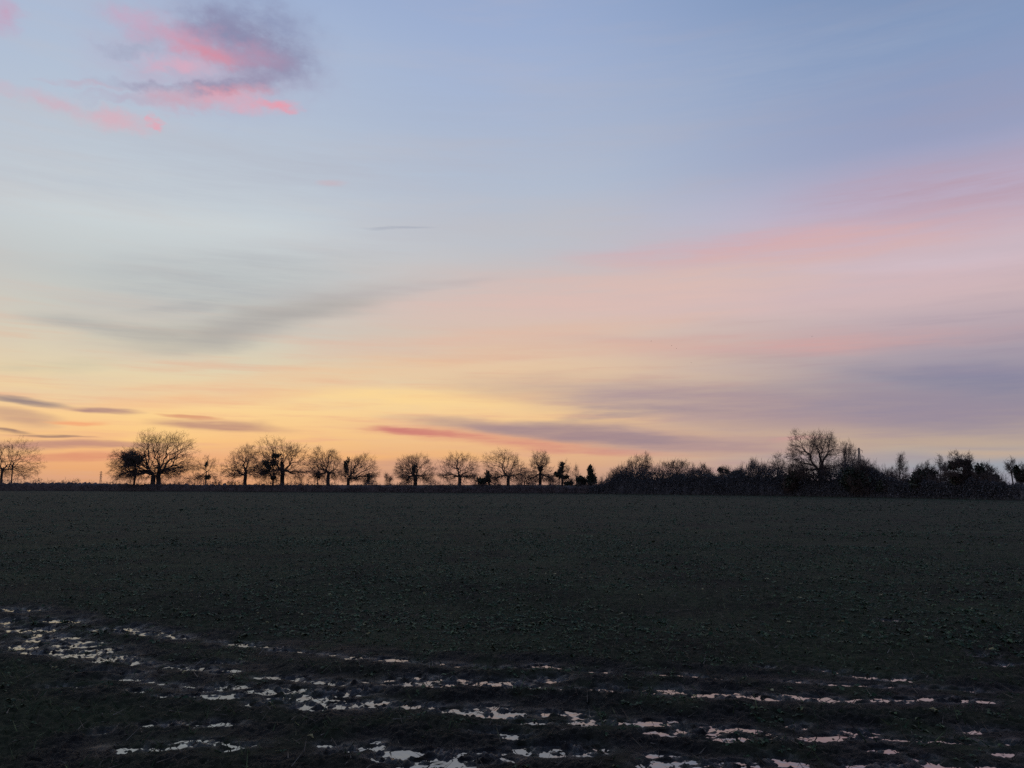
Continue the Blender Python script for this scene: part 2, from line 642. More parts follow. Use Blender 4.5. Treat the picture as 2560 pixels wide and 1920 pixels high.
# ------------------------------------------------------------------ noise
def _hash(ix, iy, seed):
    h = (ix.astype(np.int64) * 374761393 + iy.astype(np.int64) * 668265263 + seed * 1442695041) & 0xFFFFFFFF
    h = ((h ^ (h >> 13)) * 1274126177) & 0xFFFFFFFF
    return ((h ^ (h >> 16)) & 0xFFFF) / 65535.0 * 2 * math.pi


def perlin(x, y, seed=0):
    ix, iy = np.floor(x), np.floor(y)
    fx, fy = x - ix, y - iy
    ux, uy = fx * fx * fx * (fx * (fx * 6 - 15) + 10), fy * fy * fy * (fy * (fy * 6 - 15) + 10)

    def g(ox, oy):
        a = _hash(ix + ox, iy + oy, seed)
        return np.cos(a) * (fx - ox) + np.sin(a) * (fy - oy)
    a = g(0, 0) * (1 - ux) + g(1, 0) * ux
    b = g(0, 1) * (1 - ux) + g(1, 1) * ux
    return (a * (1 - uy) + b * uy) * 1.5


def fbm(x, y, wl, octs, seed=0, gain=0.5):
    s, amp, f = 0.0, 1.0, 1.0 / wl
    for i in range(octs):
        s = s + amp * perlin(x * f + 17.3 * i, y * f - 9.1 * i, seed + i)
        amp *= gain
        f *= 2.03
    return s


# ------------------------------------------------------------------ ruts and puddles (photo pixels -> ground)
RUTS = [  # polyline, depth, width
    ([(-500, 1455), (-200, 1488), (0, 1518), (60, 1528), (170, 1552), (290, 1571), (390, 1582), (490, 1594), (600, 1607),
      (710, 1619), (880, 1641), (990, 1646), (1190, 1662), (1350, 1664), (1600, 1680), (1900, 1695), (2300, 1715), (2800, 1735)], 0.055, 0.16),
    ([(-500, 1500), (-150, 1530), (0, 1556), (60, 1570), (130, 1590), (200, 1608), (280, 1630), (340, 1648), (420, 1664)], 0.06, 0.2),
    ([(-400, 1560), (-100, 1590), (20, 1608), (80, 1620), (170, 1631), (260, 1640), (340, 1652), (420, 1663), (500, 1667),
      (590, 1676), (700, 1689), (830, 1699), (1000, 1697), (1160, 1703), (1300, 1709), (1520, 1720), (1790, 1732), (2000, 1740),
      (2250, 1745), (2440, 1747), (3000, 1765)], 0.075, 0.17),
    ([(300, 1690), (500, 1715), (640, 1728), (800, 1740), (940, 1757), (1150, 1768), (1260, 1772), (1380, 1782), (1560, 1796),
      (1700, 1812), (1800, 1816), (2000, 1836), (2150, 1838), (2310, 1842), (2900, 1880)], 0.07, 0.2),
    ([(250, 1865), (450, 1858), (650, 1852), (900, 1865), (1100, 1885), (1400, 1872), (1700, 1895), (2000, 1906), (2300, 1914), (2900, 1925)], 0.055, 0.16),
]
PUDDLES = [  # centre, half sizes in pixels, strength
    (40, 1523, 60, 7, 1), (150, 1550, 60, 8, 1), (290, 1571, 70, 9, 1), (380, 1580, 40, 7, 1), (440, 1589, 40, 7, 1),
    (610, 1607, 35, 6, 1), (700, 1619, 35, 6, 1), (890, 1641, 40, 6, .9), (975, 1645, 45, 6, .9), (1350, 1661, 25, 6, .9),
    (20, 1552, 30, 7, .9), (75, 1572, 60, 11, 1), (140, 1592, 60, 11, 1), (190, 1607, 60, 10, 1), (240, 1622, 60, 9, 1), (290, 1640, 50, 8, 1),
    (60, 1612, 45, 8, 1), (120, 1624, 60, 8, 1), (210, 1633, 70, 9, 1), (300, 1646, 60, 8, 1), (360, 1655, 40, 6, .9), (430, 1664, 45, 6, .9),
    (490, 1667, 40, 6, .9), (570, 1674, 35, 6, .9), (560, 1652, 50, 6, .7), (690, 1687, 50, 7, .9), (745, 1691, 35, 7, .9), (850, 1700, 80, 6, .8), (985, 1694, 30, 8, .9),
    (1040, 1698, 75, 14, 1.15), (1130, 1702, 70, 14, 1.15), (1250, 1706, 80, 13, 1.1), (1290, 1712, 40, 10, 1), (1370, 1694, 50, 9, 1),
    (1520, 1718, 65, 10, 1), (1660, 1722, 70, 12, .8), (1790, 1732, 90, 9, .8), (1950, 1738, 90, 10, .9), (2040, 1740, 50, 10, 1),
    (2140, 1744, 30, 7, .9), (2230, 1745, 60, 8, .9), (2370, 1745, 80, 7, .9), (2440, 1747, 40, 6, .9),
    (160, 1714, 40, 8, .9), (220, 1713, 20, 9, .9), (345, 1724, 25, 8, 1), (235, 1675, 40, 5, .6), (330, 1680, 40, 6, .7),
    (420, 1733, 30, 6, .8), (495, 1735, 45, 8, .9), (555, 1738, 45, 11, 1.1), (575, 1712, 40, 10, 1), (650, 1725, 50, 9, 1), (730, 1722, 90, 12, 1.1),
    (855, 1727, 90, 13, 1.1), (650, 1755, 40, 10, .9), (740, 1742, 70, 12, 1), (840, 1757, 90, 13, 1.1), (940, 1758, 50, 14, 1.15),
    (1040, 1757, 60, 9, .9), (1130, 1770, 60, 8, .9), (1210, 1770, 70, 14, 1.1), (1250, 1785, 60, 9, 1), (1380, 1779, 25, 6, .9),
    (1340, 1800, 70, 8, .7), (1440, 1780, 50, 8, .8), (1500, 1797, 90, 7, .95), (1620, 1803, 50, 7, .9), (1700, 1800, 20, 8, .9), (1250, 1828, 60, 7, .9), (1290, 1836, 35, 9, 1),
    (1650, 1832, 45, 12, 1), (1730, 1830, 60, 10, .9), (1755, 1817, 60, 8, .9), (1820, 1818, 70, 8, .9), (1830, 1845, 60, 10, 1), (1940, 1845, 30, 8, .9),
    (1990, 1808, 30, 6, .8), (2060, 1838, 70, 7, .95), (2130, 1836, 60, 9, 1), (2140, 1824, 60, 5, .8), (2290, 1842, 40, 8, .9), (2220, 1870, 60, 8, .7),
    (385, 1807, 25, 9, 1), (445, 1806, 30, 7, 1), (540, 1810, 60, 7, .9), (330, 1862, 30, 8, 1), (400, 1861, 40, 7, 1), (500, 1852, 80, 9, 1), (575, 1859, 40, 6, .9),
    (260, 1828, 25, 6, .7), (820, 1876, 30, 9, .9), (940, 1858, 30, 12, 1), (880, 1870, 25, 8, .9), (985, 1893, 60, 12, 1.0), (1010, 1876, 60, 8, 1),
    (1110, 1876, 60, 8, 1), (1100, 1897, 70, 12, 1.1), (1220, 1876, 40, 12, .9), (1230, 1895, 60, 10, .9), (1060, 1914, 60, 8, 1.0), (1150, 1913, 50, 9, 1),
    (1330, 1860, 50, 8, 1), (1400, 1870, 90, 17, 1.2), (1450, 1876, 60, 12, 1.1), (1660, 1887, 50, 7, .8), (1640, 1908, 50, 9, 1), (1730, 1905, 60, 13, 1.1), (1790, 1908, 50, 12, 1.1), (1850, 1905, 50, 13, 1.1),
    (1920, 1892, 50, 7, .9), (1980, 1908, 40, 12, 1), (2150, 1908, 50, 10, .95), (2250, 1914, 60, 8, .9), (2370, 1913, 50, 9, 1), (2320, 1895, 40, 8, .8), (2490, 1914, 50, 8, .95), (2500, 1880, 50, 7, .6),
    (2080, 1675, 30, 5, 1), (2140, 1684, 50, 6, .9), (2220, 1691, 60, 7, 1), (2270, 1694, 30, 6, 1), (2455, 1638, 35, 6, .9), (2510, 1657, 40, 6, .9), (2430, 1628, 25, 5, .7),
    (2230, 1549, 30, 5, .8), (1925, 1664, 20, 4, .9), (2450, 1820, 60, 8, .6),
]
WL = -0.024


def seg_dist(x, y, pts):
    best = np.full(x.shape, 1e9)
    for (ax, ay), (bx, by) in zip(pts[:-1], pts[1:]):
        ex, ey = bx - ax, by - ay
        t = np.clip(((x - ax) * ex + (y - ay) * ey) / (ex * ex + ey * ey), 0, 1)
        best = np.minimum(best, (x - ax - t * ex) ** 2 + (y - ay - t * ey) ** 2)
    return np.sqrt(best)


RUTS_G = [([ground_at(*p) for p in pl], dp, w) for pl, dp, w in RUTS]
PUD_G = []
for cx, cy, hw, hh, s in PUDDLES:
    gx, gy = ground_at(cx, cy)
    y0, y1 = ground_at(cx, cy + hh)[1], ground_at(cx, cy - hh)[1]
    PUD_G.append((gx, gy, hw * gy / F * 1.1, max((y1 - y0) / 2, 0.085) * 0.92, s))


def terrain(x, y):
    """height, mud mask for the field surface (x, y arrays, metres)"""
    r = np.hypot(x, y)
    h = 0.03 * fbm(x, y, 3.5, 2, 1)
    near = np.clip((60 - r) / 40, 0, 1)
    mud = np.zeros_like(x)
    wetm = np.zeros_like(x)
    z = h * near
    m = (r < 22) & (y > 0.5)
    xs, ys = x[m], y[m]
    if len(xs):
        clod = 0.014 * fbm(xs, ys, 0.20, 4, 5, 0.66)
        ridg = 0.024 * (0.40 - np.abs(fbm(xs, ys, 0.09, 4, 9, 0.62)))
        zz = z[m] + clod + ridg
        mu = np.zeros_like(xs)
        wobx = 0.10 * fbm(xs, ys, 0.7, 3, 21)
        woby = 0.16 * fbm(xs, ys, 0.6, 3, 33)
        for pl, dp, w in RUTS_G:
            d = seg_dist(xs + wobx, ys + woby, pl)
            zz = zz - dp * 0.40 * np.exp(-(d / w) ** 2) + dp * 0.26 * np.exp(-((d - 2.1 * w) / (0.7 * w)) ** 2)
            mu = np.maximum(mu, np.exp(-(d / (3.0 * w)) ** 4))
        wet = np.zeros_like(xs)
        press = np.zeros_like(xs)
        for pl, dp, w in RUTS_G:
            d = seg_dist(xs + wobx * .5, ys + woby * .35, pl)
            line = np.exp(-(d / (.55 * w)) ** 2) * np.clip(.55 + 1.5 * fbm(xs, ys, 0.9, 2, 131), 0, .5)
            wet = np.maximum(wet, line)
            press = np.maximum(press, .8 * np.exp(-(d / (1.3 * w)) ** 2))
        for gx, gy, a, b, s in PUD_G:
            q = ((xs + wobx * .5 - gx) / a) ** 2 + ((ys + woby * .35 - gy) / b) ** 2
            wet = np.maximum(wet, s * np.exp(-q * 0.9))
            press = np.maximum(press, .8 * np.exp(-q * 0.3))
        zd = np.maximum(zz, WL + 0.010 + 0.010 * (clod / 0.016 + 0.5).clip(0, 2))
        zd = zd * (1 - press) + press * (WL + .010 + .45 * (clod + ridg))
        lump = 0.022 * fbm(xs * .55, ys, 0.15, 2, 71) + 0.026 * fbm(xs * .6, ys, 0.06, 3, 77, 0.7)
        zw = WL - 0.004 + lump + 0.25 * (clod + ridg)
        k = np.clip((wet - 0.26) / 0.34, 0, 1)
        k = k * k * (3 - 2 * k)
        zz = zd * (1 - k) + zw * k
        mu = np.clip(np.maximum(mu, wet * 1.4), 0, 1)
        z[m] = zz
        wetm[m] = np.clip(wet * 1.5 - 0.1, 0, 1) * np.clip(0.6 + fbm(xs, ys, 0.12, 3, 91), 0, 1)
        mud[m] = mu * np.clip(0.75 + 0.9 * fbm(xs, ys, 0.5, 3, 41), 0, 1)
    return z, mud, wetm


def build_ground():
    fr = np.radians(np.linspace(-43, 43, 710))
    rest = np.radians(np.linspace(43, 317, 92)[1:-1])
    th = np.concatenate((fr, rest))
    rr = np.concatenate((np.linspace(1.2, 4.0, 14)[:-1], np.geomspace(4.0, 14.5, 375)[:-1], np.geomspace(14.5, 45, 120)[:-1],
                         np.geomspace(45, 9000, 46)))
    R, T = np.meshgrid(rr, th, indexing='ij')
    x, y = R * np.sin(T), R * np.cos(T)
    z, mud, wetm = terrain(x, y)
    nr, nt = R.shape
    verts = np.stack((x, y, z), -1).reshape(-1, 3)
    i, j = np.meshgrid(np.arange(nr - 1), np.arange(nt), indexing='ij')
    j2 = (j + 1) % nt
    q = np.stack((i * nt + j, (i + 1) * nt + j, (i + 1) * nt + j2, i * nt + j2), -1).reshape(-1, 4)
    c = len(verts)
    verts = np.concatenate((verts, [[0, 0, 0]]))
    jj = np.arange(nt)
    tris = np.stack((np.full(nt, c), jj, (jj + 1) % nt), -1)
    me = mesh_from('field', verts, tris, M_GROUND, True, q)
    a = me.attributes.new('mud', 'FLOAT', 'POINT')
    a.data.foreach_set('value', np.concatenate((mud.ravel(), [0])).astype(np.float32))
    a = me.attributes.new('wet', 'FLOAT', 'POINT')
    a.data.foreach_set('value', np.concatenate((wetm.ravel(), [0])).astype(np.float32))
    o = obj('field', me)
    o['kind'] = 'structure'
    # water: flat sheet pieces wherever the ground lies below the water level
    low = (z < WL + 0.006) & (R < 18)
    ncell = (low[:-1, :] | low[1:, :])
    ncell = ncell | np.roll(ncell, -1, 1)
    qi = q[ncell.reshape(-1)]
    used, inv = np.unique(qi, return_inverse=True)
    wv = verts[used].copy()
    wv[:, 2] = WL
    me = mesh_from('puddle_water', wv, None, M_WATER, True, inv.reshape(-1, 4))
    o = obj('puddle_water', me)
    o['kind'] = 'structure'


build_ground()


# ------------------------------------------------------------------ hedge line positions
def edge_y(px):
    return float(np.interp(px, [-900, 0, 500, 1000, 1440, 1960, 2200, 2560, 3300],
                           [1222, 1226.5, 1228.5, 1231.5, 1234, 1240, 1244, 1251, 1266]))


def edge_depth(px):
    return ground_at(px, edge_y(px))[1]


# ------------------------------------------------------------------ trees
def tips_in_crown(cx, cz, rx, rz_up, rz_dn, n, rng, lumps=22, ry=None, shell=2.2):
    """tip points of the twigs: a domed crown made of uneven clumps; local coordinates"""
    ry = ry or rx * 0.9
    lumps = int(lumps * 1.5)
    d = rng.normal(size=(lumps, 3))
    d[:, 2] += 0.12
    d /= np.linalg.norm(d, axis=1, keepdims=True)
    rad = rng.uniform(0.72, 0.95, lumps)
    c = d * rad[:, None]
    k = rng.integers(0, lumps, int(n * 0.6))
    a = c[k] + rng.normal(size=(len(k), 3)) * 0.13
    e = rng.normal(size=(n - len(k), 3))
    e /= np.linalg.norm(e, axis=1, keepdims=True)
    e *= (rng.uniform(0.08, 1, len(e)) ** (1 / shell))[:, None] * 0.93
    p = np.concatenate((a, e))
    l = np.linalg.norm(p, axis=1)
    p = p / np.maximum(l / 1.03, 1)[:, None]
    # lower half: a full, almost level skirt instead of a rounded bottom
    zz = np.clip(np.abs(p[:, 2]), 0, .97)
    fac = np.where(p[:, 2] < 0, (1 - zz ** 3.5) ** (1 / 3.5) / np.sqrt(1 - zz ** 2), 1.0).clip(1, 1.9)
    p[:, :2] *= fac[:, None]
    rho = np.maximum(np.linalg.norm(p[:, :2], axis=1), 1e-3)
    push = np.where((p[:, 2] < -.1) & (rho < .55), (.3 + .5 * rho) / rho, 1.0)
    p[:, :2] *= push[:, None]
    th = np.arctan2(p[:, 2] + .2, p[:, 0])
    ph = rng.uniform(0, 2 * math.pi, 3)
    lop = 1 + .09 * np.cos(2 * th - ph[0]) + .10 * np.cos(3 * th - ph[1]) + .06 * np.cos(7 * th - ph[2])
    p *= lop[:, None]
    p[:, 0] /= np.where(p[:, 0] > 0, np.percentile(p[:, 0], 99.6), -np.percentile(p[:, 0], 0.4))
    p[:, 2] /= np.where(p[:, 2] > 0, np.percentile(p[:, 2], 99.6), -np.percentile(p[:, 2], 0.4))
    p[:, 0] *= rx * 1.03
    p[:, 1] *= ry
    p[:, 2] = np.where(p[:, 2] > 0, p[:, 2] * rz_up, p[:, 2] * rz_dn)
    return p + np.array([cx, 0, cz])


def grow(base, fork, tips, r_trunk, rng, wig=0.13, r_min=0.013, lean=None, expo=0.52):
    """segments of a tree whose limbs divide again and again until each tip is reached"""
    S0, S1, R0, R1 = [], [], [], []
    NT_ = len(tips)

    def seg(a, b, ra, rb, bends):
        L = np.linalg.norm(b - a)
        prev, rp = a, ra
        for i in range(1, bends + 1):
            t = i / bends
            q = a + (b - a) * t
            if i < bends:
                q = q + rng.normal(size=3) * L * wig
            rq = ra + (rb - ra) * t
            S0.append(prev), S1.append(q), R0.append(rp), R1.append(rq)
            prev, rp = q, rq

    rad = lambda n: max(r_min, r_trunk * (n / NT_) ** expo)
    base, fork = np.array(base, float), np.array(fork, float)
    # trunk with flared foot
    t1 = base + (fork - base) * 0.25
    S0.append(base - np.array([0, 0, .2])), S1.append(t1), R0.append(r_trunk * 1.45), R1.append(r_trunk * 1.08)
    t2 = base + (fork - base) * 0.62 + rng.normal(size=3) * np.array([1, 1, 0]) * r_trunk * 0.4
    S0.append(t1), S1.append(t2), R0.append(r_trunk * 1.08), R1.append(r_trunk)
    S0.append(t2), S1.append(fork), R0.append(r_trunk), R1.append(r_trunk * 0.95)
    stack = [(fork, np.arange(NT_), 0, r_trunk * 0.95)]
    while stack:
        p, ids, depth, rp = stack.pop()
        n = len(ids)
        pts = tips[ids]
        if n <= 2:
            for q in pts:
                seg(p, q, min(rp, rad(1) * 1.3), r_min * 0.7, 1)
            continue
        rel = pts - p
        u = rel / np.maximum(np.linalg.norm(rel, axis=1, keepdims=True), 1e-6) if depth < 3 else rel
        uc = u - u.mean(0)
        w, V = np.linalg.eigh(uc.T @ uc)
        ax = V[:, 2] + rng.normal(size=3) * 0.18
        s = uc @ ax
        o = np.argsort(s)
        cut = int(n * rng.uniform(0.3, 0.7))
        cut = min(max(cut, 1), n - 1)
        for grp in (o[:cut], o[cut:]):
            g = ids[grp]
            c = tips[g].mean(0)
            t = rng.uniform(0.26, 0.46) if len(g) > 3 else rng.uniform(0.5, 0.75)
            if depth < 4:
                t = (0.07, 0.12, 0.18, 0.24)[depth] * rng.uniform(0.6, 1.5)
            q = p + (c - p) * t
            L = np.linalg.norm(q - p)
            q = q + rng.normal(size=3) * L * 0.16
            q[2] += L * 0.06
            rc = rad(len(g))
            seg(p, q, min(rp, rc * 1.15), rc, 2)
            stack.append((q, g, depth + 1, rc))
    return np.array(S0), np.array(S1), np.array(R0), np.array(R1)


def add_segs(G, s, sides):
    G.tubes(s[0], s[1], s[2], s[3], sides)


def twig_spray(G, tips, centre, per, length, width, rng, droop=0.0, spread=0.62):
    p = np.repeat(tips, per, axis=0)
    out = p - centre
    out /= np.maximum(np.linalg.norm(out, axis=1, keepdims=True), 1e-6)
    d = out * 0.9 + rng.normal(size=p.shape) * spread
    d[:, 2] += 0.22 - droop
    d /= np.linalg.norm(d, axis=1, keepdims=True)
    st = p - d * length * 0.25 + rng.normal(size=p.shape) * length * 0.18
    G.slivers(st, st + d * (length * rng.uniform(0.5, 1.3, len(p)))[:, None], width * rng.uniform(0.6, 1.2, len(p)))


def ivy_cloud(centre, radii, n, size, rng, G=None):
    """a lumpy mass of evergreen leaves"""
    G = G or Geo()
    k = max(6, n // 160)
    c = rng.normal(size=(k, 3))
    c /= np.linalg.norm(c, axis=1, keepdims=True)
    c *= rng.uniform(0.2, 0.72, k)[:, None]
    i = rng.integers(0, k, n)
    p = c[i] + np.clip(rng.normal(size=(n, 3)), -1.7, 1.7) * 0.19
    G.leaves(np.array(centre) + p * np.array(radii), size, rng)
    return G


HG = 'trees and bushes in the tall right hedge'


def tree(name, label, px, left, right, top, bottom, fork, r_trunk, tips_n, back=4.0, seed=0, base_px=None, per=4, tw_len=1.0,
         tw_w=0.0155, ivy=(), lumps=22, group='bare trees along the hedge line', category='tree', depth=None, trunks=1, droop=0.0,
         shell=2.2, wig=0.13):
    """px: trunk; left/right/top/bottom: crown extents; fork: y where limbs leave the trunk (photo pixels)"""
    rng = np.random.default_rng(1000 + seed)
    r_trunk *= 0.86
    if group == HG and name != 'oak_tree':
        tips_n, tw_w, top = int(tips_n * 1.35), tw_w * 1.15, top - 5
    Y = depth or edge_depth(px) + back
    X0 = at(px, 1212, Y)[0]
    xl, xr = at(left, 1150, Y)[0], at(right, 1150, Y)[0]
    zt, zb, zf = at(px, top, Y)[2], at(px, bottom + 8, Y)[2], at(px, fork + 3, Y)[2]
    zf = max(zf, 0.4)
    inset = tw_len * 0.45
    rx = (xr - xl) / 2 - inset * 0.3
    cx = (xl + xr) / 2 - X0
    zt -= inset * 0.8
    cz = zb + (zt - zb) * 0.32
    root = empty(name, (X0, Y, 0.0), label, category, group)
    tips = tips_in_crown(cx, cz, rx, zt - cz, cz - zb, int(tips_n * 1.35), rng, lumps, shell=shell)
    G1, G2 = Geo(), Geo()
    parts = [tips] if trunks == 1 else [tips[tips[:, 0] < cx * 0.5], tips[tips[:, 0] >= cx * 0.5]]
    for i, tp in enumerate(parts):
        off = 0 if trunks == 1 else (-1, 1)[i] * r_trunk * 1.15
        s = grow((off * 1.15, 0, 0), (off * 0.8, 0, zf), tp, r_trunk, rng, wig=wig)
        big = s[2] > 0.055
        huge = s[2] > 0.2
        for G, mk, sd in ((G1, huge, 8), (G1, big & ~huge, 5), (G2, ~big, 3)):
            add_segs(G, [q[mk] for q in s], sd)
    twig_spray(G2, tips, np.array([cx * .6, 0, (zf + cz) / 2]), per, tw_len, tw_w, rng, droop)
    obj('trunk', G1.build('trunk', M_BARK, True), root)
    obj('crown', G2.build('crown', M_TWIG), root)
    if ivy:
        G = Geo()
        for (ix, iy, hw, hh, n) in ivy:
            c = at(ix, iy, Y)
            sc = Y / F
            ivy_cloud((c[0] - X0, rng.uniform(-.3, .3), c[2]), (hw * sc * 1.25, max(hw * sc, 0.5) * 1.1, hh * sc * 1.25), n, 0.34, rng, G)
        obj('ivy', G.build('ivy', M_IVY), root)
    return root


tree('oak_tree', 'bare tree cut by the left edge, thick trunk and rounded crown', 3, -78, 90, 1094, 1190, 1172, 0.42, 620, 5, 1, tw_len=1.1)
tree('slim_tree', 'slim bare tree with thin straight trunk beside the leftmost tree', 28, -8, 94, 1108, 1196, 1160, 0.2, 320, 3, 2)
tree('oak_tree', 'huge spreading oak on a double trunk, the broadest tree on the left', 388, 288, 482, 1077, 1198, 1184, 0.72, 2000, 4, 3,
     per=5, lumps=46, trunks=2, tw_len=1.1)
tree('ivy_tree', 'small tree with a dense dark evergreen head in front of the huge oak', 335, 282, 372, 1124, 1198, 1172, 0.32, 260, 1, 4,
     ivy=((336, 1146, 28, 20, 3800), (326, 1160, 18, 12, 1500), (338, 1180, 6, 12, 300)))
tree('small_tree', 'small bare tree with a dark ivy clump right of the huge oak', 514, 486, 546, 1136, 1200, 1176, 0.2, 300, 6, 5,
     ivy=((515, 1160, 5, 12, 200), (520, 1190, 9, 10, 300)))
tree('small_tree', 'low thin twiggy tree between the huge oak and the ivy-clumped small tree', 487, 462, 508, 1146, 1204, 1196, 0.10, 190, 8, 6, tw_w=0.011)
tree('oak_tree', 'bare oak with fanned limbs, left of the tall pair of touching oaks', 613, 556, 662, 1110, 1192, 1186, 0.52, 900, 4, 7, lumps=30)
tree('oak_tree', 'tall bare oak with thick dark trunk, second tallest in the left row', 706, 632, 782, 1092, 1196, 1176, 0.6, 1250, 5, 8, lumps=36,
     ivy=((706, 1166, 6, 20, 500),))
tree('ivy_tree', 'smaller dark ivied tree tucked against the left of the tall oak', 681, 648, 712, 1124, 1196, 1188, 0.26, 300, 1, 9,
     ivy=((676, 1160, 18, 16, 900), (690, 1140, 12, 9, 500), (664, 1182, 13, 6, 400), (683, 1192, 8, 8, 260)))
tree('oak_tree', 'bare oak with upright trunk and level lower limbs, right of the tall oak', 821, 768, 866, 1115, 1196, 1180, 0.46, 820, 5, 10, lumps=26)
tree('small_tree', 'thin leaning tree standing close left of the oak with level lower limbs', 794, 770, 822, 1140, 1202, 1188, 0.15, 170, 3, 11,
     ivy=((795, 1192, 5, 12, 200),))
tree('oak_tree', 'leaning bare oak with ivied left side, last before the wide gap', 870, 850, 948, 1131, 1200, 1196, 0.42, 700, 5, 12, lumps=24,
     ivy=((866, 1168, 8, 24, 700),))
tree('shrub', 'short dark-stemmed shrub under the right side of the leaning ivied oak', 922, 908, 940, 1178, 1208, 1204, 0.12, 120, 6, 13,
     ivy=((921, 1197, 6, 12, 300),), category='shrub', group='shrubs in the hedge')
tree('shrub', 'pale twiggy shrub alone in the gap between two oaks', 972, 962, 984, 1180, 1212, 1208, 0.08, 170, 14, 14, category='shrub',
     group='shrubs in the hedge', lumps=6)
tree('oak_tree', 'compact round-headed bare oak standing right of the wide gap', 1039, 988, 1090, 1134, 1204, 1188, 0.48, 950, 5, 15, lumps=28,
     ivy=((1034, 1172, 7, 14, 380),))
tree('oak_tree', 'open bare oak with wide forked limbs right of the round-headed oak', 1149, 1090, 1198, 1129, 1202, 1188, 0.42, 520, 4, 16, lumps=22)
tree('evergreen_bush', 'rounded dark evergreen bush between two open bare oaks', 1211, 1194, 1230, 1184, 1212, 1206, 0.12, 60, 2, 17,
     ivy=((1208, 1200, 14, 13, 900), (1217, 1195, 10, 14, 600), (1203, 1204, 9, 9, 400)), category='bush', group='shrubs in the hedge')
tree('oak_tree', 'tall open bare oak with upright limbs right of the evergreen bush', 1271, 1208, 1324, 1123, 1204, 1188, 0.38, 780, 5, 18, lumps=26, tw_len=.9)
tree('small_tree', 'small twiggy tree under the right limbs of the tall open oak', 1311, 1290, 1330, 1172, 1210, 1200, 0.14, 150, 3, 19)
tree('oak_tree', 'narrow bare oak with dense upright crown near the middle of the row', 1350, 1318, 1390, 1127, 1204, 1180, 0.36, 640, 5, 20, lumps=20, tw_len=.9,
     ivy=((1351, 1172, 6, 14, 260),))
tree('ivy_tree', 'bare-topped tree hung with ivy clumps right of the narrow oak', 1405, 1386, 1432, 1150, 1206, 1184, 0.22, 200, 4, 21,
     ivy=((1402, 1172, 7, 12, 500), (1394, 1186, 8, 8, 400), (1412, 1192, 9, 6, 380), (1405, 1160, 4, 6, 160), (1422, 1208, 14, 8, 500)))
tree('small_tree', 'spindly bare sapling beside the ivy-hung tree, just left of the conical one', 1441, 1426, 1454, 1160, 1208, 1196, 0.1, 120, 4, 22, tw_w=.012)
tree('conical_tree', 'narrow pointed dark tree like a column in the middle of the row', 1476, 1464, 1490, 1164, 1210, 1206, 0.16, 90, 3, 23,
     ivy=((1476, 1202, 13, 12, 1200), (1476, 1189, 9, 11, 700), (1475, 1177, 5.5, 10, 360), (1475, 1167, 2.5, 7, 120)))
tree('evergreen_bush', 'low dark bush touching the left of the pointed tree', 1455, 1444, 1468, 1192, 1214, 1208, 0.1, 50, 2, 24,
     ivy=((1455, 1204, 12, 14, 1500),), category='bush', group='shrubs in the hedge')
tree('round_tree', 'bare round-headed tree rising over the left end of the tall hedge', 1590, 1552, 1632, 1139, 1202, 1196, 0.24, 620, 4, 25, lumps=24, tw_len=.8, group=HG)
tree('small_tree', 'low twiggy tree on the left shoulder of the round-headed hedge tree', 1546, 1522, 1574, 1166, 1212, 1206, 0.15, 260, 3, 26, tw_len=.8, group=HG,
     ivy=((1550, 1200, 18, 14, 700),))
tree('small_tree', 'broad twiggy hedge tree right of the round-headed one', 1687, 1648, 1732, 1152, 1210, 1204, 0.2, 480, 4, 27, tw_len=.8, group=HG,
     ivy=((1700, 1196, 24, 14, 900),))
tree('small_tree', 'flat-topped twiggy tree in the middle of the tall hedge', 1762, 1730, 1792, 1163, 1212, 1206, 0.18, 420, 3, 28, tw_len=.7, group=HG)
tree('small_tree', 'small umbrella-shaped tree beside the flat-topped hedge tree', 1808, 1788, 1828, 1167, 1206, 1196, 0.16, 220, 3, 29, tw_len=.7, group=HG,
     ivy=((1803, 1176, 9, 6, 170), (1816, 1180, 7, 8, 140)))
tree('small_tree', 'dark domed hedge tree just right of the umbrella-shaped one', 1842, 1824, 1874, 1172, 1212, 1206, 0.16, 260, 3, 30, tw_len=.7, group=HG,
     ivy=((1846, 1190, 20, 16, 1300),))
tree('small_tree', 'feathery thin-twigged tree left of the crooked sapling in the hedge', 1884, 1866, 1900, 1150, 1210, 1200, 0.1, 220, 3, 31, tw_len=.8, tw_w=.011, group=HG)
tree('small_tree', 'fine twiggy tree directly under the crooked sapling', 1912, 1892, 1932, 1160, 1212, 1204, 0.12, 260, 3, 32, tw_len=.8, tw_w=.012, group=HG)
tree('small_tree', 'crooked sapling with flared bare top left of the great hedge oak', 1946, 1920, 1965, 1136, 1172, 1170, 0.15, 130, 4, 33, tw_len=.7, tw_w=.012, group=HG)
tree('small_tree', 'dark dense tree under the left limbs of the great hedge oak', 1984, 1958, 2014, 1150, 1222, 1210, 0.16, 340, 1, 34, tw_len=.7, group=HG,
     ivy=((1990, 1196, 28, 24, 1800),))
tree('oak_tree', 'great bare oak towering out of the tall hedge on the right', 2053, 1966, 2112, 1074, 1192, 1176, 0.46, 1400, 3, 135, per=5, lumps=34, tw_len=.7, tw_w=.010, group=HG)
tree('small_tree', 'thin upright tree leaning on the right side of the great hedge oak', 2120, 2098, 2140, 1108, 1200, 1180, 0.14, 260, 4, 36, tw_len=.7, tw_w=.013, group=HG)
tree('small_tree', 'dense bristly tree below the right-hand power pylon', 2155, 2118, 2200, 1148, 1230, 1218, 0.18, 620, 1, 37, tw_len=.75, group=HG, droop=-.5,
     ivy=((2150, 1200, 40, 30, 3600), (2185, 1205, 24, 24, 1500)))
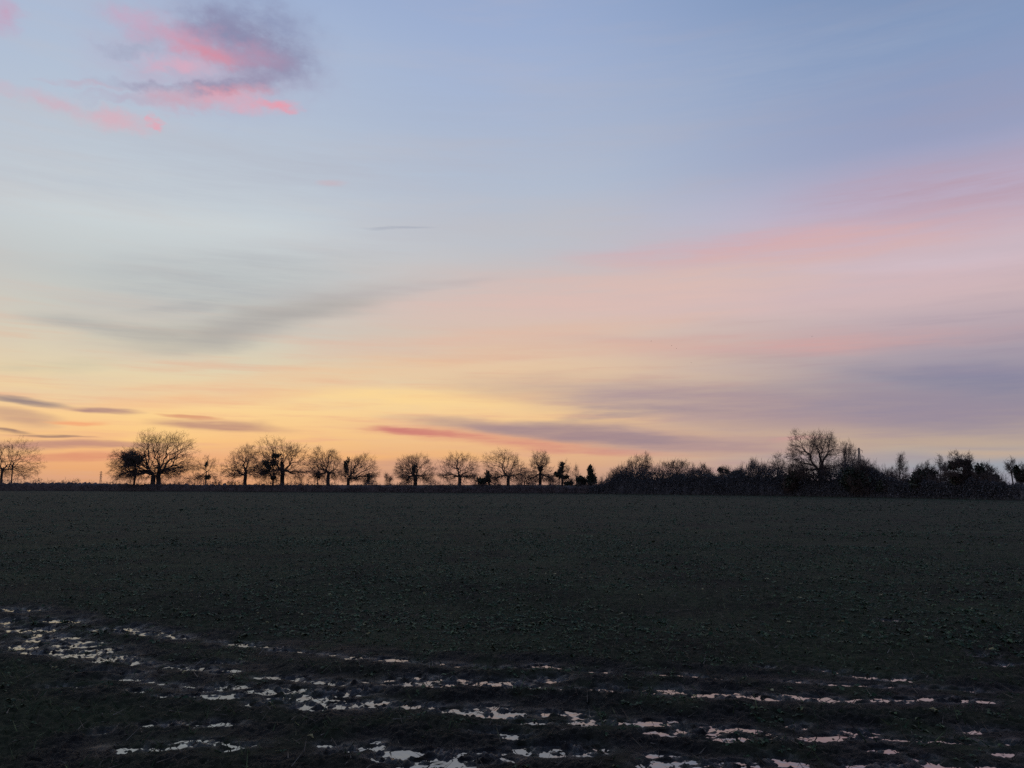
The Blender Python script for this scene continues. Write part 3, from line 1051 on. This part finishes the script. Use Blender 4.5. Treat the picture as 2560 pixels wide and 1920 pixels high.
tree('small_tree', 'slender conical bare tree standing alone above the low hedge gap', 2250, 2232, 2272, 1136, 1206, 1200, 0.1, 220, 3, 38, tw_len=.6, tw_w=.011, group=HG)
tree('small_tree', 'low twiggy bush left of the slender conical bare tree', 2222, 2196, 2246, 1172, 1226, 1218, 0.1, 280, 2, 39, tw_len=.6, group=HG,
     ivy=((2215, 1210, 22, 20, 1300),))
tree('small_tree', 'dark bushy tree between the slender conical tree and the pale twiggy one', 2306, 2280, 2336, 1158, 1226, 1216, 0.14, 360, 2, 40, tw_len=.6, group=HG,
     ivy=((2310, 1200, 28, 26, 2200),))
tree('small_tree', 'pale twiggy tree with see-through crown, left of the ivy-loaded one', 2352, 2326, 2376, 1140, 1216, 1196, 0.12, 340, 4, 41, tw_len=.6, tw_w=.012, group=HG)
tree('ivy_tree', 'tree loaded with ivy and topped by bare crooked branches, far right', 2416, 2364, 2432, 1132, 1200, 1190, 0.2, 360, 2, 42, tw_len=.6, group=HG,
     ivy=((2382, 1166, 11, 9, 300), (2402, 1159, 13, 8, 380), (2421, 1164, 8, 11, 300), (2418, 1184, 9, 20, 900), (2392, 1196, 16, 12, 700), (2420, 1210, 12, 18, 600)))
tree('ivy_tree', 'bushy ivied tree sloping down to the gap at the far right', 2450, 2428, 2500, 1160, 1226, 1200, 0.16, 360, 2, 43, tw_len=.6, group=HG,
     ivy=((2446, 1186, 6, 24, 500), (2474, 1200, 20, 22, 1500)))
tree('small_tree', 'slim sapling with a small tufted top beyond the far-right gap', 2531, 2514, 2540, 1146, 1178, 1178, 0.09, 90, 8, 44, tw_len=.6, tw_w=.012, group=HG)
tree('ivy_tree', 'dark ivied tree cut by the right edge', 2556, 2536, 2600, 1160, 1210, 1200, 0.16, 240, 8, 45, tw_len=.6, group=HG,
     ivy=((2546, 1188, 8, 22, 700), (2566, 1186, 12, 14, 700)))


# ------------------------------------------------------------------ hedges
def hedge(name, label, px0, px1, tops, depth_back, thick, n_twig, tw, seed, n_leaf=0, leaf_size=0.25, ragged=0.25, shoots=0, heart=0.9, mat=None):
    """hedge along the field edge; tops: (px, y) of its crest"""
    mat = mat or M_HEDGE
    rng = np.random.default_rng(seed)
    tx = [t[0] for t in tops]
    ty = [t[1] for t in tops]

    def spine(px):
        Y = edge_depth(px) + depth_back
        return at(px, 1212, Y)[0], Y, max(at(px, float(np.interp(px, tx, ty)), Y)[2], 0.5)
    pm = (px0 + px1) / 2
    sx, sy, _ = spine(pm)
    root = empty(name, (sx, sy, 0), label, 'hedge', 'field hedges')
    # woody heart: lumpy ridge of stems, one ring per half metre
    m = int((px1 - px0) / 4)
    P = np.array([spine(p) for p in np.linspace(px0, px1, m)])
    prof = np.array([(-.5, 0), (-.52, .35), (-.42, .7), (-.18, .92), (.18, .92), (.42, .7), (.52, .35), (.5, 0)])
    V = np.zeros((m, len(prof), 3))
    for k, (a, b) in enumerate(prof):
        j = rng.normal(size=m) * 0.09
        V[:, k, 0] = P[:, 0] + rng.normal(size=m) * 0.12
        V[:, k, 1] = P[:, 1] + a * thick * (0.78 + j)
        V[:, k, 2] = P[:, 2] * heart * b * (1 + rng.normal(size=m) * 0.10) - (0.15 if b == 0 else 0)
    V -= np.array([sx, sy, 0])
    i, k = np.meshgrid(np.arange(m - 1), np.arange(len(prof) - 1), indexing='ij')
    q = np.stack((i * 8 + k, (i + 1) * 8 + k, (i + 1) * 8 + k + 1, i * 8 + k + 1), -1).reshape(-1, 4)
    obj('heartwood', mesh_from('heartwood', V.reshape(-1, 3), None, mat, False, q), root)
    # bristling twigs over its sides and crest
    G = Geo()
    f = rng.uniform(0, 1, n_twig)
    Q = np.stack([np.interp(f, np.linspace(0, 1, m), P[:, c]) for c in range(3)], 1)
    a = np.where(rng.uniform(0, 1, n_twig) < .6, rng.uniform(-.62, -.3, n_twig), rng.uniform(-.55, .55, n_twig))
    hgt = Q[:, 2] * (1 - 0.22 * np.abs(a / .62) ** 3) * rng.uniform(0.0, 1, n_twig) ** 0.8
    lum = 1 + ragged * fbm(Q[:, 0], Q[:, 1] * 0 + 3.1, 4.0, 4, seed)
    p = np.stack((Q[:, 0] - sx, Q[:, 1] - sy + a * thick, hgt * lum), 1)
    d = rng.normal(size=p.shape) * 0.6
    d[:, 2] += 0.7
    d[:, 1] += a * 1.2
    d /= np.linalg.norm(d, axis=1, keepdims=True)
    L = tw * rng.uniform(0.4, 1.2, n_twig)
    G.slivers(p - d * L[:, None] * .5, p + d * L[:, None] * .5, tw * 0.035 * rng.uniform(.7, 1.4, n_twig))
    obj('twigs', G.build('twigs', mat), root)
    if shoots:
        G = Geo()
        k = rng.integers(0, n_twig, shoots)
        b = np.stack((Q[k, 0] - sx, Q[k, 1] - sy + a[k] * thick * .8, Q[k, 2] * lum[k] * rng.uniform(.7, 1.0, shoots)), 1)
        d = rng.normal(size=b.shape) * .35
        d[:, 2] += 1
        d /= np.linalg.norm(d, axis=1, keepdims=True)
        L = rng.uniform(.25, 1.0 if heart > .75 else 1.5, shoots)[:, None]
        G.slivers(b, b + d * L, .02)
        for f_ in (.3, .5, .7):
            e = d + rng.normal(size=b.shape) * .5
            e /= np.linalg.norm(e, axis=1, keepdims=True)
            G.slivers(b + d * L * f_, b + d * L * f_ + e * L * .45, .012)
        obj('shoots', G.build('shoots', M_TWIG), root)
    if n_leaf:
        G = Geo()
        k = rng.integers(0, n_twig, n_leaf)
        pl = p[k] * np.array([1, 1, .93]) + rng.normal(size=(n_leaf, 3)) * 0.12
        pl[:, 2] = np.abs(pl[:, 2])
        G.leaves(pl, leaf_size, rng)
        obj('foliage', G.build('foliage', mat), root)


hedge('hedge', 'low ragged hedge running under the bare oaks from the left edge', -700, 1470,
      [(-700, 1198), (0, 1201), (180, 1200), (300, 1203), (500, 1205), (700, 1206), (900, 1208), (1000, 1208), (1200, 1208.5), (1470, 1209)],
      1.2, 2.0, 26000, 0.55, 501, 24000, 0.22, 0.55, shoots=1100, heart=0.76, mat=M_BRAMBLE)
hedge('hedge', 'tall overgrown hedge along the right half of the field', 1470, 2505,
      [(1470, 1212), (1500, 1204), (1530, 1184), (1560, 1174), (1600, 1182), (1650, 1176), (1700, 1182), (1740, 1173), (1800, 1172), (1850, 1168),
       (1900, 1176), (1960, 1165), (2000, 1167), (2040, 1186), (2070, 1188), (2100, 1168), (2150, 1158), (2190, 1172), (2220, 1180), (2260, 1192),
       (2300, 1174), (2330, 1184), (2370, 1198), (2420, 1184), (2450, 1196), (2490, 1197), (2505, 1206)],
      1.6, 2.6, 40000, 0.6, 502, 36000, 0.2, 0.42, shoots=1800, heart=0.72, mat=M_THICKET)
hedge('hedge', 'flat-topped clipped hedge at the far right edge', 2507, 3100,
      [(2507, 1204), (2560, 1205), (3100, 1200)], 1.4, 1.8, 7000, 0.3, 503, 9000, 0.16, 0.03, mat=M_THICKET)


# small weeds and saplings poking out along the low hedge crest
def sapling(px, top, seed, label):
    tree('hedge_sapling', label, px, px - 9, px + 9, top, 1210, 1206, 0.06, 60, 2, seed, tw_len=.8, tw_w=.014, lumps=5,
         group='saplings poking out of the low hedge', category='sapling')


sapling(446, 1168, 61, 'thin sapling under the right edge of the huge double-trunked oak')
sapling(548, 1176, 62, 'sapling poking from the hedge between the small ivied tree and the fanned oak')
sapling(578, 1196, 63, 'low dark sapling at the foot of the fanned oak')
sapling(755, 1186, 64, 'sapling in the hedge under the right limbs of the tall oak')
sapling(1188, 1180, 65, 'thin sapling left of the rounded evergreen bush')
sapling(1246, 1190, 66, 'low sapling right of the rounded evergreen bush')
sapling(1376, 1190, 67, 'low sapling under the right side of the narrow oak')
sapling(1502, 1190, 68, 'low sapling right of the pointed dark tree')
sapling(1524, 1194, 69, 'low sapling at the left end of the tall hedge')


# ------------------------------------------------------------------ pylons far off
def pylon(px, top, Y, height, label):
    b = at(px, top, Y)
    z0 = b[2] - height
    root = empty('power_pylon', (b[0], Y, z0), label, 'pylon', 'far power pylons')
    hw = height * 0.05

    def wid(t):
        return hw * (1 - t) ** 1.3 + 0.022 * height * (1 - t * .5)
    lv = [0, .18, .34, .48, .6, .7, .78, .86, .94, 1.0]
    A, B = [], []
    for i in range(len(lv) - 1):
        a, b2 = wid(lv[i]), wid(lv[i + 1])
        ca_ = [(sx * a, sy * a, lv[i] * height) for sx, sy in ((-1, -1), (1, -1), (1, 1), (-1, 1))]
        cb_ = [(sx * b2, sy * b2, lv[i + 1] * height) for sx, sy in ((-1, -1), (1, -1), (1, 1), (-1, 1))]
        for k in range(4):
            A += [ca_[k], ca_[k], ca_[(k + 1) % 4], cb_[k]]
            B += [cb_[k], cb_[(k + 1) % 4], cb_[k], cb_[(k + 1) % 4]]
    G = Geo()
    n = len(A)
    G.tubes(A, B, np.full(n, height * .003), np.full(n, height * .003), 4)
    obj('lattice_tower', G.build('lattice_tower', M_STEEL), root)
    for t in (.70, .82, .94):
        arm = height * (.075 if t != .82 else .095)
        for sd in (-1, 1):
            G = Geo()
            w_ = wid(t)
            G.tubes([(sd * w_, w_, height * t), (sd * w_, -w_, height * t), (sd * w_, 0, height * (t + .045))], [(sd * arm, 0, height * t)] * 3,
                    np.full(3, height * .003), np.full(3, height * .003), 4)
            am = obj('cross_arm', G.build('cross_arm', M_STEEL), root)
            G = Geo()
            zs = np.linspace(height * t, height * (t - .05), 6)
            P = np.stack((np.full(6, sd * arm), np.zeros(6), zs), 1)
            G.tubes(P[:-1], P[1:], np.array([.004, .002] * 3)[:5] * height, np.array([.002, .004] * 3)[:5] * height, 6)
            obj('insulator', G.build('insulator', M_STEEL), am)


pylon(253, 1178, 1900, 46, 'tiny far pylon on the skyline left of the huge oak')
pylon(2147, 1120, 800, 48, 'lattice pylon rising behind the hedge right of the great oak')


# ------------------------------------------------------------------ birds
def bird(px, py, Y, span, flap, yaw, label):
    p = at(px, py, Y)
    root = empty('bird', p, label, 'bird', 'birds flying far off')
    root.rotation_euler = (0, 0, yaw)
    L = span * 0.5
    xs = np.linspace(-.5, .5, 9) * L
    rr = np.array([.006, .05, .085, .1, .1, .085, .06, .055, .01]) * L * 1.3
    G = Geo()
    P = np.stack((np.zeros(9), xs, np.array([0, 0, 0, 0, 0, .005, .02, .03, .025]) * L), 1)
    G.tubes(P[:-1], P[1:], rr[:-1], rr[1:], 7)
    obj('body', G.build('body', M_FEATHER, True), root)
    for s in (-1, 1):
        fr = np.array([0, .25, .5, .75, 1.0])
        zz = flap * np.array([0, .16, .22, .2, .14]) * span
        lead = np.array([.12, .17, .16, .08, -.06]) * L
        ch = np.array([.26, .28, .25, .18, .03]) * L
        v, t = [], []
        for k in range(5):
            x = s * fr[k] * span / 2
            v += [(x, lead[k], zz[k] + .012 * span * (1 - fr[k])), (x, lead[k] - ch[k], zz[k]), (x, lead[k] - ch[k] * .4, zz[k] - .012 * span * (1 - fr[k]))]
        for k in range(4):
            a, b = k * 3, k * 3 + 3
            for i, j in ((0, 1), (1, 2), (2, 0)):
                t += [(a + i, b + i, b + j), (a + i, b + j, a + j)]
        obj('wing', mesh_from('wing', v, t, M_FEATHER), root)
    tv = [(-.03 * L, -.45 * L, 0), (.03 * L, -.45 * L, 0), (.09 * L, -.72 * L, .01 * L), (-.09 * L, -.72 * L, .01 * L), (0, -.55 * L, .03 * L)]
    obj('tail', mesh_from('tail', tv, [(0, 1, 2), (0, 2, 3), (0, 4, 1), (1, 4, 2), (2, 4, 3), (3, 4, 0)], M_FEATHER), root)


bird(1628, 853, 300, .75, .9, 1.2, 'dark flying bird, leftmost of the scattered flock')
bird(1679, 864, 310, .75, .4, 1.0, 'dark flying bird, upper one of the close pair')
bird(1691, 871, 300, .8, -.3, 1.3, 'dark flying bird, lower one of the close pair')
bird(1728, 907, 320, .7, .6, 1.1, 'dark flying bird, lowest of the scattered flock')
bird(2030, 841, 320, .75, .8, 1.2, 'lone dark bird flying far to the right of the others')


# ------------------------------------------------------------------ crop, straw and fallen leaves
def scatter(n, r0, r1, half_deg, rng, power=2.0):
    u = rng.uniform(0, 1, n)
    r = (r0 ** power + u * (r1 ** power - r0 ** power)) ** (1 / power)
    t = np.radians(rng.uniform(-half_deg, half_deg, n))
    return r * np.sin(t), r * np.cos(t)


def rosettes(G, x, y, z, nleaf, length, rng, rise=(0.2, 1.0), wid=0.25):
    """low plants: each leaf two bent quads springing from the crown of the plant"""
    n = len(x) * nleaf
    c = np.repeat(np.stack((x, y, z), 1), nleaf, axis=0)
    a = rng.uniform(0, 2 * math.pi, n)
    s = np.repeat(length * rng.uniform(0.55, 1.35, len(x)), nleaf) * rng.uniform(0.6, 1.2, n)
    up = rng.uniform(rise[0], rise[1], n)
    d = np.stack((np.cos(a), np.sin(a), up), 1)
    d /= np.linalg.norm(d, axis=1, keepdims=True)
    side = np.stack((-np.sin(a), np.cos(a), rng.normal(size=n) * .3), 1)
    tipd = np.stack((np.cos(a), np.sin(a), up * .2 - .35), 1)
    tipd /= np.linalg.norm(tipd, axis=1, keepdims=True)
    S = s[:, None]
    b = c + d * S * .55
    tip = b + tipd * S * .5
    v = np.stack((c, b + side * S * wid, b + d * S * .06, b - side * S * wid, tip), axis=1)
    t = np.array([[0, 1, 2], [0, 2, 3], [2, 1, 4], [3, 2, 4]])
    G.add(v, t[None] + (np.arange(n) * 5)[:, None, None])


def patch(x, y):
    return fbm(x, y, 5.0, 3, 301)


rng = np.random.default_rng(77)
G = Geo()
for n, r0, r1, nl, ln, pw in ((14000, 4.2, 12, 4, .042, 1.7), (21000, 9, 24, 5, .062, 1.5), (15000, 22, 60, 4, .10, 1.4), (6000, 55, 150, 3, .2, 1.3)):
    x, y = scatter(n, r0, r1, 42, rng, pw)
    z, mud, _w = terrain(x, y)
    keep = (rng.uniform(0, 1, n) > mud * 1.25) & (z > WL + 0.01)
    if r1 < 130:
        keep &= rng.uniform(-.6, .5, n) < patch(x, y) + (0.12 if r0 > 8 else -.05)
    x, y, z = x[keep], y[keep], z[keep]
    rosettes(G, x, y, z - .005, nl, ln, rng)
n = 26000
x, y = scatter(n, 5, 30, 42, rng, 1.5)
z, mud, _w = terrain(x, y)
k = (rng.uniform(0, 1, n) > mud) & (z > WL + .01)
x, y, z, n = x[k], y[k], z[k], int(k.sum())
a = rng.uniform(0, 2 * math.pi, n)
d = np.stack((np.cos(a), np.sin(a), rng.uniform(.1, 1.6, n)), 1)
p = np.stack((x, y, z), 1)
G.slivers(p, p + d * rng.uniform(.03, .09, n)[:, None], .0045)
o = obj('crop_plants', G.build('crop_plants', M_CROP))
o['kind'] = 'stuff'
o['label'] = 'low leafy green crop covering the dark field'
o['category'] = 'crop'

# rough uncut grass on the headland, along the foot of the hedges
G = Geo()
n = 9000
px = rng.uniform(-300, 2860, n)
Y = np.array([edge_depth(q) for q in px]) + rng.normal(size=n) * 1.1 - .6 + 1.2 * fbm(px / 40.0, px * 0 + 5.0, 1.0, 3, 611)
p = np.stack(((px - W / 2) / F * Y * 1.0085, Y, np.full(n, -.02)), 1)
d = rng.normal(size=(n, 3)) * .45
d[:, 2] = 1
G.slivers(p, p + d * rng.uniform(.12, .5, n)[:, None], .03)
o = obj('headland_grass', G.build('headland_grass', M_STRAW))
o['kind'] = 'stuff'
o['label'] = 'rough dead grass along the foot of the hedges'
o['category'] = 'grass'

G = Geo()
x, y = scatter(150, 5, 22, 40, rng, 1.5)
z, mud, _w = terrain(x, y)
k = (mud < .6)
rosettes(G, x[k], y[k], z[k] + .01, 3, .05, rng, (0.3, .9))
o = obj('yellowed_leaves', G.build('yellowed_leaves', M_YELLOW))
o['kind'] = 'stuff'
o['label'] = 'scattered yellowed leaves among the green crop'
o['category'] = 'leaves'

G = Geo()
n = 11000
x, y = scatter(n, 4.2, 16, 42, rng, 1.5)
z, mud, _w = terrain(x, y)
a = rng.uniform(0, 2 * math.pi, n)
L = rng.uniform(.03, .13, n)
p = np.stack((x, y, z + .004), 1)
d = np.stack((np.cos(a), np.sin(a), rng.uniform(-.05, .9, n) ** 2), 1)
G.slivers(p, p + d * L[:, None], 0.0032 * rng.uniform(.6, 1.6, n))
o = obj('straw_litter', G.build('straw_litter', M_STRAW))
o['kind'] = 'stuff'
o['label'] = 'dead straw and stubble lying on the wet mud'
o['category'] = 'straw'
